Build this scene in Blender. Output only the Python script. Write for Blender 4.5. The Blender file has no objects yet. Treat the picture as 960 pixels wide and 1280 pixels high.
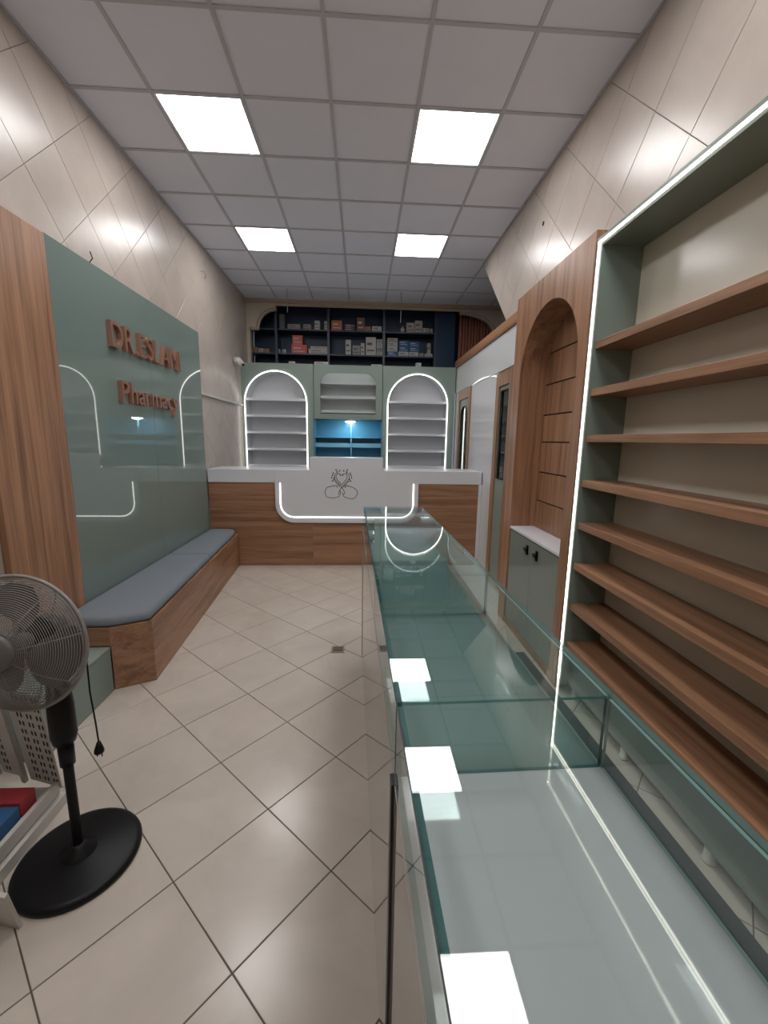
import bpy, bmesh, math, random
from mathutils import Matrix, Vector
random.seed(7)
PI = math.pi
S = bpy.context.scene
COL = S.collection

# ------------------------------------------------------------------ camera, world, exposure
cam_d = bpy.data.cameras.new('camera')
cam = bpy.data.objects.new('camera', cam_d); COL.objects.link(cam)
cam_d.sensor_fit = 'HORIZONTAL'; cam_d.sensor_width = 36.0
cam_d.lens = 520.6 / 960 * 36.0
cam_d.clip_start = 0.02
_R = Vector((0.99852527, -0.05205618, 0.01540924)); _U = Vector((-0.00621151, 0.17242525, 0.98500302)); _F = Vector((0.05393243, 0.98364612, -0.17184762))
_m = Matrix((_R, _U, -_F)).transposed().to_4x4(); _m.translation = Vector((0.2259, -3.3129, 1.6453))
cam.matrix_world = _m
S.camera = cam
w = bpy.data.worlds.new('world'); S.world = w; w.use_nodes = True
w.node_tree.nodes['Background'].inputs[0].default_value = (0.75, 0.85, 1.0, 1)
w.node_tree.nodes['Background'].inputs[1].default_value = 0.15
S.view_settings.view_transform = 'Standard'
try: S.view_settings.look = 'None'
except Exception: pass
S.view_settings.exposure = 1.2
S.view_settings.gamma = 1.0
S.view_settings.use_curve_mapping = False
LAMP_POWER = 7.5
LED_POWER = 1.7
S.cycles.max_bounces = 14
S.cycles.transparent_max_bounces = 24
S.cycles.caustics_reflective = False
S.cycles.caustics_refractive = False

# ------------------------------------------------------------------ materials
def new_mat(name):
    m = bpy.data.materials.new(name); m.use_nodes = True
    return m, m.node_tree.nodes, m.node_tree.links, m.node_tree.nodes['Principled BSDF']

def mat(name, col, rough=0.5, metal=0.0, spec=0.5, coat=0.0, var=0.0, vscale=4.0, bump=0.0, bscale=200.0):
    m, n, l, p = new_mat(name)
    p.inputs['Base Color'].default_value = (*col, 1)
    p.inputs['Roughness'].default_value = rough
    p.inputs['Metallic'].default_value = metal
    p.inputs['Specular IOR Level'].default_value = spec
    p.inputs['Coat Weight'].default_value = coat
    p.inputs['Coat Roughness'].default_value = 0.03
    tc = n.new('ShaderNodeTexCoord')
    if var:
        nz = n.new('ShaderNodeTexNoise'); nz.inputs['Scale'].default_value = vscale; nz.inputs['Detail'].default_value = 6
        l.new(tc.outputs['Object'], nz.inputs['Vector'])
        mx = n.new('ShaderNodeMix'); mx.data_type = 'RGBA'
        mx.inputs[6].default_value = (*[c * (1 - var) for c in col], 1)
        mx.inputs[7].default_value = (*[min(1, c * (1 + var)) for c in col], 1)
        l.new(nz.outputs['Fac'], mx.inputs[0]); l.new(mx.outputs[2], p.inputs['Base Color'])
    if bump:
        nb = n.new('ShaderNodeTexNoise'); nb.inputs['Scale'].default_value = bscale; nb.inputs['Detail'].default_value = 3
        l.new(tc.outputs['Object'], nb.inputs['Vector'])
        bp = n.new('ShaderNodeBump'); bp.inputs['Strength'].default_value = bump; bp.inputs['Distance'].default_value = 0.002
        l.new(nb.outputs['Fac'], bp.inputs['Height']); l.new(bp.outputs['Normal'], p.inputs['Normal'])
    return m

def emit(name, col, strength):
    m, n, l, p = new_mat(name)
    p.inputs['Base Color'].default_value = (*col, 1)
    p.inputs['Emission Color'].default_value = (*col, 1)
    p.inputs['Emission Strength'].default_value = strength
    return m

def wood(name, axis, dark=(0.175, 0.085, 0.046), light=(0.385, 0.205, 0.115), rough=0.36):
    """laminate walnut, long streaks along the given local axis"""
    m, n, l, p = new_mat(name)
    tc = n.new('ShaderNodeTexCoord'); mp = n.new('ShaderNodeMapping')
    sc = [16.0, 16.0, 16.0]; sc['XYZ'.index(axis)] = 0.5
    mp.inputs['Scale'].default_value = sc
    oi = n.new('ShaderNodeObjectInfo')
    ad = n.new('ShaderNodeVectorMath'); ad.operation = 'ADD'
    ml = n.new('ShaderNodeMath'); ml.operation = 'MULTIPLY'; ml.inputs[1].default_value = 9.0
    l.new(oi.outputs['Random'], ml.inputs[0])
    l.new(tc.outputs['Object'], ad.inputs[0]); l.new(ml.outputs[0], ad.inputs[1])
    l.new(ad.outputs[0], mp.inputs['Vector'])
    n1 = n.new('ShaderNodeTexNoise'); n1.inputs['Scale'].default_value = 1.0; n1.inputs['Detail'].default_value = 5; n1.inputs['Distortion'].default_value = 0.6
    n2 = n.new('ShaderNodeTexNoise'); n2.inputs['Scale'].default_value = 6.0; n2.inputs['Detail'].default_value = 4
    l.new(mp.outputs[0], n1.inputs['Vector']); l.new(mp.outputs[0], n2.inputs['Vector'])
    a = n.new('ShaderNodeMath'); a.operation = 'MULTIPLY_ADD'; a.inputs[1].default_value = 0.35
    l.new(n2.outputs['Fac'], a.inputs[0])
    b = n.new('ShaderNodeMath'); b.operation = 'MULTIPLY'; b.inputs[1].default_value = 0.65
    l.new(n1.outputs['Fac'], b.inputs[0]); l.new(b.outputs[0], a.inputs[2])
    cr = n.new('ShaderNodeValToRGB')
    cr.color_ramp.elements[0].position = 0.36; cr.color_ramp.elements[0].color = (*dark, 1)
    cr.color_ramp.elements[1].position = 0.62; cr.color_ramp.elements[1].color = (*light, 1)
    e = cr.color_ramp.elements.new(0.49); e.color = (*[0.45 * d + 0.55 * q for d, q in zip(dark, light)], 1)
    l.new(a.outputs[0], cr.inputs[0]); l.new(cr.outputs[0], p.inputs['Base Color'])
    p.inputs['Roughness'].default_value = rough
    return m

def stone(name, c1, c2, scale, rough, bump=0.0):
    """glossy ceramic tile: cloudy two-tone"""
    m, n, l, p = new_mat(name)
    tc = n.new('ShaderNodeTexCoord'); oi = n.new('ShaderNodeObjectInfo')
    ml = n.new('ShaderNodeMath'); ml.operation = 'MULTIPLY'; ml.inputs[1].default_value = 31.0
    ad = n.new('ShaderNodeVectorMath'); ad.operation = 'ADD'
    l.new(oi.outputs['Random'], ml.inputs[0]); l.new(tc.outputs['Object'], ad.inputs[0]); l.new(ml.outputs[0], ad.inputs[1])
    nz = n.new('ShaderNodeTexNoise'); nz.inputs['Scale'].default_value = scale; nz.inputs['Detail'].default_value = 7; nz.inputs['Roughness'].default_value = 0.62; nz.inputs['Distortion'].default_value = 0.8
    l.new(ad.outputs[0], nz.inputs['Vector'])
    cr = n.new('ShaderNodeValToRGB')
    cr.color_ramp.elements[0].position = 0.3; cr.color_ramp.elements[0].color = (*c1, 1)
    cr.color_ramp.elements[1].position = 0.7; cr.color_ramp.elements[1].color = (*c2, 1)
    l.new(nz.outputs['Fac'], cr.inputs[0]); l.new(cr.outputs[0], p.inputs['Base Color'])
    p.inputs['Roughness'].default_value = rough; p.inputs['Specular IOR Level'].default_value = 0.42
    if bump:
        bp = n.new('ShaderNodeBump'); bp.inputs['Strength'].default_value = bump; bp.inputs['Distance'].default_value = 0.003
        l.new(nz.outputs['Fac'], bp.inputs['Height']); l.new(bp.outputs['Normal'], p.inputs['Normal'])
    return m

def glass(name, tint, refl=1.0):
    """clear sheet glass: tinted straight transmission plus a Fresnel mirror, the same from both sides"""
    m, n, l, p = new_mat(name)
    n.remove(p)
    out = n['Material Output']
    geo = n.new('ShaderNodeNewGeometry')
    ior = n.new('ShaderNodeMix'); ior.data_type = 'FLOAT'
    ior.inputs[2].default_value = 1.5; ior.inputs[3].default_value = 1 / 1.5
    l.new(geo.outputs['Backfacing'], ior.inputs[0])
    fr = n.new('ShaderNodeFresnel'); l.new(ior.outputs[0], fr.inputs['IOR'])
    k = n.new('ShaderNodeMath'); k.operation = 'MULTIPLY'; k.inputs[1].default_value = refl
    l.new(fr.outputs[0], k.inputs[0])
    tr = n.new('ShaderNodeBsdfTransparent'); tr.inputs[0].default_value = (*tint, 1)
    gl = n.new('ShaderNodeBsdfGlossy'); gl.inputs['Roughness'].default_value = 0.0; gl.inputs[0].default_value = (0.95, 0.97, 0.97, 1)
    mx = n.new('ShaderNodeMixShader')
    l.new(k.outputs[0], mx.inputs[0]); l.new(tr.outputs[0], mx.inputs[1]); l.new(gl.outputs[0], mx.inputs[2])
    l.new(mx.outputs[0], out.inputs[0])
    return m

SAGE = (0.215, 0.275, 0.243)
M = dict(
    wood_v=wood('walnut_vertical', 'Z'), wood_x=wood('walnut_across', 'X'), wood_y=wood('walnut_along', 'Y'),
    sage=mat('sage_laminate', SAGE, 0.35), sage_gloss=mat('sage_back_painted_glass', (0.175, 0.228, 0.208), 0.02, spec=0.8),
    sage_dark=mat('sage_shelf_laminate', (0.17, 0.21, 0.18), 0.3),
    white=mat('white_laminate', (0.64, 0.655, 0.69), 0.25), white_gloss=mat('white_gloss_panel', (0.64, 0.645, 0.65), 0.02, spec=0.8),
    white_metal=mat('white_enamel', (0.55, 0.53, 0.49), 0.35), white_matte=mat('white_board', (0.6, 0.59, 0.58), 0.45),
    cream=mat('cream_gloss_board', (0.68, 0.65, 0.56), 0.2, spec=0.45),
    grout=mat('brown_grout', (0.09, 0.07, 0.055), 0.9), wall_grout=mat('pale_grout', (0.40, 0.345, 0.30), 0.8),
    floor_tile=stone('beige_floor_tile', (0.45, 0.395, 0.343), (0.52, 0.46, 0.402), 3.0, 0.21),
    wall_tile=stone('marbled_wall_tile', (0.41, 0.352, 0.308), (0.50, 0.432, 0.38), 2.2, 0.285, 0.05),
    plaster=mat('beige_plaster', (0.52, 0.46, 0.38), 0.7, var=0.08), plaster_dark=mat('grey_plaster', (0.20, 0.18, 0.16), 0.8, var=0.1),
    ceil=mat('ceiling_board', (0.77, 0.79, 0.89), 0.8, var=0.03, bump=0.15, bscale=300), tbar=mat('ceiling_bar', (0.50, 0.505, 0.55), 0.5),
    moulding=mat('cream_moulding', (0.45, 0.36, 0.26), 0.55, var=0.1, vscale=20),
    lamp=emit('lamp_diffuser', (1.0, 0.99, 0.99), LAMP_POWER), lamp_rim=mat('lamp_rim', (0.7, 0.7, 0.7), 0.4),
    led=emit('led_tape', (1.0, 0.97, 0.93), LED_POWER), led_warm=emit('warm_led_tape', (1.0, 0.93, 0.80), 4.5), puck=emit('puck_light', (0.75, 0.95, 1.0), 34.0),
    fabric=mat('grey_blue_upholstery', (0.165, 0.185, 0.21), 0.85, var=0.1, vscale=60, bump=0.35, bscale=500),
    copper=mat('copper_letter', (0.26, 0.135, 0.095), 0.4, metal=0.2), copper_side=mat('copper_letter_side', (0.30, 0.15, 0.10), 0.5),
    navy=mat('navy_laminate', (0.006, 0.03, 0.075), 0.45), navy_edge=mat('navy_edge', (0.022, 0.04, 0.07), 0.4),
    blue=mat('blue_niche_board', (0.075, 0.26, 0.40), 0.35), blue_light=mat('pale_blue_shelf', (0.17, 0.40, 0.53), 0.3),
    teal=mat('teal_showcase_base', (0.14, 0.205, 0.198), 0.02), pale=mat('pale_grey_base', (0.45, 0.44, 0.46), 0.03),
    case_side=mat('gloss_case_side', (0.36, 0.33, 0.30), 0.03, spec=0.7), granite=mat('speckled_strip', (0.035, 0.038, 0.044), 0.6, spec=0.15, var=0.8, vscale=260),
    glass=glass('clear_glass', (0.975, 0.993, 0.988)), glass_top=glass('green_tint_glass', (0.94, 0.985, 0.975)), glass_joint=mat('glass_joint_edge', (0.25, 0.36, 0.35), 0.1, spec=0.8), glass_edge=mat('glass_cut_edge', (0.012, 0.085, 0.085), 0.35, spec=0.15),
    glass_pane=glass('window_glass', (0.95, 0.97, 0.96)),
    chrome=mat('chrome', (0.6, 0.6, 0.6), 0.12, metal=1.0), black=mat('black_plastic', (0.006, 0.006, 0.007), 0.38, spec=0.22), black_metal=mat('black_frame', (0.012, 0.012, 0.013), 0.4),
    hole=mat('dark_recess', (0.015, 0.012, 0.012), 0.8), dark_wood=wood('dark_walnut', 'Z', (0.09, 0.04, 0.025), (0.2, 0.1, 0.06)),
    grille=mat('grey_fan_wire', (0.24, 0.225, 0.21), 0.35), fan_grey=mat('fan_hub_grey', (0.12, 0.115, 0.115), 0.5), fan_blade=mat('fan_blade', (0.11, 0.10, 0.10), 0.4),
    curtain=mat('brown_curtain', (0.34, 0.14, 0.09), 0.85, var=0.15, vscale=8), cable=mat('grey_cable', (0.35, 0.34, 0.32), 0.6),
    logo=mat('black_line_print', (0.02, 0.02, 0.02), 0.6), steel=mat('drain_steel', (0.28, 0.23, 0.18), 0.4, metal=0.6),
    smoked=glass('smoked_glass', (0.30, 0.33, 0.33)),
)

# ------------------------------------------------------------------ builders
def wmat(o):
    m = Matrix.Identity(4)
    while o is not None:
        m = o.matrix_basis @ m; o = o.parent
    return m

def empty(name, loc=(0, 0, 0), rz=0.0):
    o = bpy.data.objects.new(name, None); COL.objects.link(o)
    o.empty_display_size = 0.1; o.location = loc; o.rotation_euler = (0, 0, rz)
    return o

def tag(o, label=None, cat=None, group=None, kind=None):
    if label: o['label'] = label
    if cat: o['category'] = cat
    if group: o['group'] = group
    if kind: o['kind'] = kind
    return o

def thing(name, label, cat, loc=(0, 0, 0), rz=0.0, group=None):
    return tag(empty(name, loc, rz), label, cat, group)

class MB:
    """collects shapes in world coordinates (or through xf) and links them as ONE mesh object"""
    def __init__(s, xf=None):
        s.v = []; s.f = []; s.mi = []; s.sm = []; s.xf = xf
    def add(s, vs, fs, mi=0, smooth=False):
        o = len(s.v); s.v += [Vector(q) for q in vs]
        for f in fs: s.f.append([i + o for i in f]); s.mi.append(mi); s.sm.append(smooth)
        return s
    def box(s, x0, x1, y0, y1, z0, z1, mi=0):
        v = [(x0, y0, z0), (x1, y0, z0), (x1, y1, z0), (x0, y1, z0), (x0, y0, z1), (x1, y0, z1), (x1, y1, z1), (x0, y1, z1)]
        return s.add(v, [(3, 2, 1, 0), (4, 5, 6, 7), (0, 1, 5, 4), (1, 2, 6, 5), (2, 3, 7, 6), (3, 0, 4, 7)], mi)
    def prism(s, poly, fn, d0, d1, mi=0, mi_side=None, smooth=False):
        n = len(poly)
        v = [fn(u, q, d0) for u, q in poly] + [fn(u, q, d1) for u, q in poly]
        s.add(v, [list(range(n))[::-1], [i + n for i in range(n)]], mi)
        o = len(s.v) - 2 * n
        for i in range(n):
            j = (i + 1) % n
            s.f.append([o + i, o + j, o + n + j, o + n + i]); s.mi.append(mi if mi_side is None else mi_side); s.sm.append(smooth)
        return s
    def tube(s, pts, r, sides=8, closed=False, mi=0, caps=True, flat=None):
        pts = [Vector(p) for p in pts]; n = len(pts); rings = []
        up = None
        for i, p in enumerate(pts):
            if closed: t = pts[(i + 1) % n] - pts[i - 1]
            else: t = pts[min(i + 1, n - 1)] - pts[max(i - 1, 0)]
            t.normalize()
            if up is None:
                a = Vector((0, 0, 1)) if abs(t.z) < 0.9 else Vector((1, 0, 0))
                up = (a - t * a.dot(t)).normalized()
            else:
                up = (up - t * up.dot(t))
                up = up.normalized() if up.length > 1e-6 else Vector((1, 0, 0))
            b = t.cross(up)
            rr = r[i] if isinstance(r, (list, tuple)) else r
            rings.append([p + (up * math.cos(2 * PI * k / sides) + b * math.sin(2 * PI * k / sides)) * rr for k in range(sides)])
        vs = [q for R in rings for q in R]; fs = []
        for i in range(n if closed else n - 1):
            j = (i + 1) % n
            for k in range(sides):
                l = (k + 1) % sides
                fs.append((i * sides + k, i * sides + l, j * sides + l, j * sides + k))
        s.add(vs, fs, mi, True)
        if not closed and caps:
            o = len(s.v) - len(vs)
            s.f.append([o + k for k in range(sides)][::-1]); s.mi.append(mi); s.sm.append(False)
            s.f.append([o + (n - 1) * sides + k for k in range(sides)]); s.mi.append(mi); s.sm.append(False)
        return s
    def lathe(s, prof, c=(0, 0, 0), ax=(0, 0, 1), seg=32, mi=0, smooth=True):
        ax = Vector(ax).normalized(); a = Vector((0, 0, 1)) if abs(ax.z) < 0.9 else Vector((1, 0, 0))
        u = (a - ax * a.dot(ax)).normalized(); w_ = ax.cross(u); c = Vector(c); n = len(prof)
        vs = []
        for r, h in prof:
            for k in range(seg):
                t = 2 * PI * k / seg
                vs.append(c + ax * h + (u * math.cos(t) + w_ * math.sin(t)) * max(r, 1e-5))
        fs = [(i * seg + k, i * seg + (k + 1) % seg, (i + 1) * seg + (k + 1) % seg, (i + 1) * seg + k) for i in range(n - 1) for k in range(seg)]
        return s.add(vs, fs, mi, smooth)
    def build(s, name, mats, parent=None, bev=0.0, segs=2):
        if not isinstance(mats, (list, tuple)): mats = [mats]
        vs = s.v if s.xf is None else [s.xf @ v for v in s.v]
        if parent is not None:
            inv = wmat(parent).inverted(); vs = [inv @ v for v in vs]
        lo = Vector([min(v[i] for v in vs) for i in range(3)]); hi = Vector([max(v[i] for v in vs) for i in range(3)])
        c = (lo + hi) / 2
        if parent is None: c.z = lo.z
        me = bpy.data.meshes.new(name)
        me.from_pydata([v - c for v in vs], [], s.f)
        for m_ in mats: me.materials.append(m_)
        me.polygons.foreach_set('material_index', s.mi); me.polygons.foreach_set('use_smooth', s.sm)
        bm = bmesh.new(); bm.from_mesh(me); bmesh.ops.remove_doubles(bm, verts=bm.verts, dist=1e-5)
        bmesh.ops.recalc_face_normals(bm, faces=bm.faces)
        big = [f for f in bm.faces if len(f.verts) > 4]
        if big: bmesh.ops.triangulate(bm, faces=big)
        bm.to_mesh(me); bm.free()
        o = bpy.data.objects.new(name, me); COL.objects.link(o)
        o.parent = parent; o.location = c
        if bev:
            b = o.modifiers.new('bevel', 'BEVEL'); b.width = bev; b.segments = segs; b.limit_method = 'ANGLE'; b.angle_limit = math.radians(40)
            b.harden_normals = False
        return o

def box(name, m, x0, x1, y0, y1, z0, z1, parent=None, bev=0.0, xf=None):
    return MB(xf).box(x0, x1, y0, y1, z0, z1).build(name, m, parent, bev)

XZ = lambda u, v, d: (u, d, v)      # drawn facing along Y
YZ = lambda u, v, d: (d, u, v)      # drawn facing along X
XY = lambda u, v, d: (u, v, d)

def arc(cx, cz, r, a0, a1, n):
    return [(cx + r * math.cos(a0 + (a1 - a0) * i / n), cz + r * math.sin(a0 + (a1 - a0) * i / n)) for i in range(n + 1)]

def clip_poly(poly, region):
    """convex clip (region counter-clockwise)"""
    out = poly
    for i in range(len(region)):
        a, b = region[i], region[(i + 1) % len(region)]
        src, out = out, []
        side = lambda p: (b[0] - a[0]) * (p[1] - a[1]) - (b[1] - a[1]) * (p[0] - a[0])
        for k in range(len(src)):
            p, q = src[k - 1], src[k]; sp, sq = side(p), side(q)
            if (sp >= 0) != (sq >= 0):
                t = sp / (sp - sq); out.append((p[0] + (q[0] - p[0]) * t, p[1] + (q[1] - p[1]) * t))
            if sq >= 0: out.append(q)
        if len(out) < 3: return []
    return out

def area(p): return abs(sum(p[i - 1][0] * p[i][1] - p[i][0] * p[i - 1][1] for i in range(len(p)))) / 2

def lay_tiles(parent, m, region, size, ang, off, joint, fn, d0, d1, name='tile'):
    """square tiles on a turned grid, clipped to a convex region; whole ones share a mesh"""
    c, s_ = math.cos(ang), math.sin(ang); N = 40; shared = None
    to = lambda i, j: ((i + off[0]) * size * c - (j + off[1]) * size * s_, (i + off[0]) * size * s_ + (j + off[1]) * size * c)
    g = joint / size / 2; e = 0.0012
    for i in range(-N, N):
        for j in range(-N, N):
            q = [to(i + g, j + g), to(i + 1 - g, j + g), to(i + 1 - g, j + 1 - g), to(i + g, j + 1 - g)]
            p = clip_poly(q, region)
            if len(p) < 3 or area(p) < 0.0012: continue
            whole = len(p) == 4 and abs(area(p) - area(q)) < 1e-6
            cu = sum(a for a, b in q) / 4; cv = sum(b for a, b in q) / 4
            if whole and shared is not None:
                o = bpy.data.objects.new(name, shared.data); COL.objects.link(o); o.parent = parent
                o.location = Vector(shared.location) + Vector(fn(cu, cv, 0)) - Vector(fn(*shared_c, 0))
                continue
            mb = MB(); k = len(p); pc = (sum(a for a, b in p) / k, sum(b for a, b in p) / k)
            ins = [(a + (pc[0] - a) * 0.008, b + (pc[1] - b) * 0.008) for a, b in p]
            v = [fn(a, b, d0) for a, b in p] + [fn(a, b, d1 - (d1 - d0) * 0.12) for a, b in p] + [fn(a, b, d1) for a, b in ins]
            fs = [[2 * k + t for t in range(k)]]
            for t in range(k):
                u = (t + 1) % k
                fs += [[t, u, k + u, k + t], [k + t, k + u, 2 * k + u, 2 * k + t]]
            mb.add(v, fs)
            o = mb.build(name, m, parent)
            if whole: shared = o; shared_c = (cu, cv)

# ------------------------------------------------------------------ the setting
XL, XR, YF, YB, H = -1.74, 1.80, -4.6, 4.27, 3.918
VOID = 2.95
floor = tag(box('floor', M['grout'], XL, XR, YF, YB, -0.08, -0.003), 'beige ceramic floor tiles laid on the diagonal', kind='structure')
_a = math.radians(46.75)
lay_tiles(floor, M['floor_tile'], [(XL, -4.0), (XR, -4.0), (XR, 3.8), (XL, 3.8)], 0.415, _a, (-0.243, -0.4384), 0.0042, XY, -0.012, 0.0)

wl = tag(box('wall_left', M['wall_grout'], XL - 0.1, XL, YF, YB + 0.5, 0, H + 0.06), 'wall clad in cream marbled tiles on the diagonal', kind='structure')
lay_tiles(wl, M['wall_tile'], [(-2.3, 2.84), (YB, 2.84), (YB, H), (-2.3, H)], 0.402, PI / 4, (-0.26, 0.46), 0.0030, YZ, XL - 0.002, XL + 0.006)
lay_tiles(wl, M['wall_tile'], [(1.98, 1.1), (YB, 1.1), (YB, 2.84), (1.98, 2.84)], 0.402, PI / 4, (-0.26, 0.46), 0.0030, YZ, XL - 0.002, XL + 0.006)
wr = MB().prism([(YF, 0), (1.06, 0), (1.06, 2.93), (1.44, 2.93), (2.53, H + 0.06), (YF, H + 0.06)], YZ, XR, XR + 0.1).build('wall_right', M['wall_grout'])
tag(wr, 'tiled wall above the shelves with a slanting far end', kind='structure')
lay_tiles(wr, M['wall_tile'], [(-3.2, 2.84), (1.35, 2.84), (2.53, H), (-3.2, H)], 0.420, PI / 4, (0.38, 0.1), 0.0030, YZ, XR + 0.002, XR - 0.006)
wf = tag(box('wall_front', M['plaster'], XL, XR, YF - 0.1, YF, 0, H + 0.06), 'plain wall behind the viewpoint', kind='structure')
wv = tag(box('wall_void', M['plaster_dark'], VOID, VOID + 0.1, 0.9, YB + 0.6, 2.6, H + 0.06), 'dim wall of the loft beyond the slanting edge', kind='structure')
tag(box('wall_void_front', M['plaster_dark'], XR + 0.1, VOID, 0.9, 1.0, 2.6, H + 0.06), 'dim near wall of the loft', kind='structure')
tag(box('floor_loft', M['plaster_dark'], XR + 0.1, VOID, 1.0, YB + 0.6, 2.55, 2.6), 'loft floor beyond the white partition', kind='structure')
# back wall with the stepped, arched opening
op = [(-1.68, 2.6), (-1.68, 3.455), (-1.54, 3.455)] + arc(-1.24, 3.47, 0.30, PI, PI / 2, 10) + [(-1.24, 3.855), (1.91, 3.855), (1.91, 3.80)] + \
     [(1.91 + 0.60 * math.sin(t * PI / 20), 3.50 + 0.30 * math.cos(t * PI / 20)) for t in range(11)] + [(2.64, 3.49), (2.64, 2.6)]
poly = [(XL, 2.6), (XL, H + 0.06), (VOID, H + 0.06), (VOID, 2.6)] + op[::-1]
wb = MB().prism(poly, XZ, YB, YB + 0.10).build('wall_back', M['plaster'])
tag(wb, 'beige wall with an arched opening above the cabinets', kind='structure')
tag(box('wall_back_lower', M['plaster'], XL, XR, YB, YB + 0.1, 0, 2.6), 'wall behind the back cabinets', kind='structure')
tag(box('wall_alcove', M['navy'], XL, VOID, YB + 0.52, YB + 0.6, 2.6, H + 0.06), 'dark back of the store alcove', kind='structure')
t1 = MB().tube([(x, YB - 0.012, z) for x, z in op[1:-1]], 0.026, 6).build('trim_1', M['moulding']); tag(t1, 'cream moulding round the arched opening', kind='structure')
t2 = MB().box(XL, VOID, YB - 0.05, YB, 3.872, H).box(XL, VOID, YB - 0.075, YB, 3.895, H).build('trim_2', M['moulding'], bev=0.006); tag(t2, 'cream cornice under the ceiling', kind='structure')

ceil = tag(box('ceiling', M['plaster'], XL - 0.1, VOID + 0.1, YF, YB + 0.6, H + 0.06, H + 0.16), 'suspended grey ceiling of square boards', kind='structure')
T = 0.6
LAMPS = [(-2, 0), (1, 0), (-2, 3), (1, 3), (-2, -3), (1, -3), (-2, -6), (1, -6)]
tile_me = None
for i in range(-3, 5):
    for j in range(-8, 8):
        if (i, j) in LAMPS: continue
        x0, x1 = max(i * T, XL + 0.004), min((i + 1) * T, (XR - 0.01) if j < 4 else VOID - 0.004)
        if j < 0 and False: pass
        y0, y1 = max(j * T, YF), min((j + 1) * T, YB - 0.004)
        if x1 - x0 < 0.03 or y1 - y0 < 0.03: continue
        if x0 > XR - 0.05 and j < 2: continue
        x0 += 0.012; x1 -= 0.012; y0 += 0.012; y1 -= 0.012
        whole = abs(x1 - x0 - 0.576) < 1e-4 and abs(y1 - y0 - 0.576) < 1e-4
        if whole and tile_me:
            o = bpy.data.objects.new('tile', tile_me); COL.objects.link(o); o.parent = ceil
            o.location = Vector(((x0 + x1) / 2, (y0 + y1) / 2, H + 0.0125)) - ceil.location
        else:
            o = box('tile', M['ceil'], x0, x1, y0, y1, H + 0.005, H + 0.02, ceil)
            if whole: tile_me = o.data
for i in range(-2, 5):
    if i * T < XR - 0.05: box('grid_bar', M['tbar'], i * T - 0.012, i * T + 0.012, YF, YB - 0.08, H - 0.002, H + 0.02, ceil)
    else: box('grid_bar', M['tbar'], i * T - 0.012, i * T + 0.012, 2.4, YB - 0.08, H - 0.002, H + 0.02, ceil)
for j in range(-7, 8):
    xe = XR - 0.012 if j < 5 else VOID - 0.01
    box('grid_bar', M['tbar'], XL + 0.01, xe, j * T - 0.012, j * T + 0.012, H - 0.0025, H + 0.019, ceil)
tag(box('trim_3', M['tbar'], XL + 0.0062, XL + 0.022, YF, YB - 0.08, H - 0.006, H + 0.02), 'grey edge angle of the ceiling on the sign side', kind='structure')
tag(box('trim_4', M['tbar'], XR - 0.022, XR - 0.0062, YF, 2.52, H - 0.006, H + 0.02), 'grey edge angle of the ceiling on the shelf side', kind='structure')

LL = {(-2, 0): 'square ceiling light panel on the sign side, nearer row in view', (1, 0): 'square ceiling light panel on the shelf side, nearer row in view',
      (-2, 3): 'square ceiling light panel on the sign side, further row near the pharmacy counter', (1, 3): 'square ceiling light panel on the shelf side, further row near the pharmacy counter',
      (-2, -3): 'square ceiling light panel above the fan, out of frame', (1, -3): 'square ceiling light panel above the glass showcase, out of frame',
      (-2, -6): 'square ceiling light panel behind the viewpoint on the sign side', (1, -6): 'square ceiling light panel behind the viewpoint on the shelf side'}
for i, j in LAMPS:
    x, y = (i + .5) * T, (j + .5) * T
    t = thing('ceiling_light', LL[(i, j)], 'light', (x, y, H), 0, 'square ceiling light panels')
    a, b = 0.288, 0.278
    f = MB()
    for q in ((-a, a, -a, -b), (-a, a, b, a), (-a, -b, -b, b), (b, a, -b, b)): f.box(x + q[0], x + q[1], y + q[2], y + q[3], H, H + 0.02)
    f.build('frame', M['lamp_rim'], t)
    box('diffuser', M['lamp'], x - b, x + b, y - b, y + b, H + 0.002, H + 0.012, t)

# ------------------------------------------------------------------ partition on the right beyond the arch unit
PX = XR
pt = tag(box('wall_partition', M['white_matte'], PX + 0.005, PX + 0.10, 1.06, 3.9, 0, 2.93), 'white partition below the loft rail', kind='structure')
box('panel', M['white_gloss'], PX - 0.012, PX + 0.005, 1.06, 3.90, 2.425, 2.82, pt, 0.002)
box('panel', M['white_gloss'], PX - 0.012, PX + 0.005, 1.60, 2.775, 0.0, 2.42, pt, 0.002)
box('panel', M['white_gloss'], PX - 0.012, PX + 0.005, 3.56, 3.74, 0.0, 2.42, pt, 0.002)
rail = tag(box('trim_5', M['wood_y'], PX - 0.03, PX + 0.13, 1.06, 3.90, 2.822, 2.935, None, 0.003), 'walnut capping rail on the white partition', kind='structure')

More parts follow.
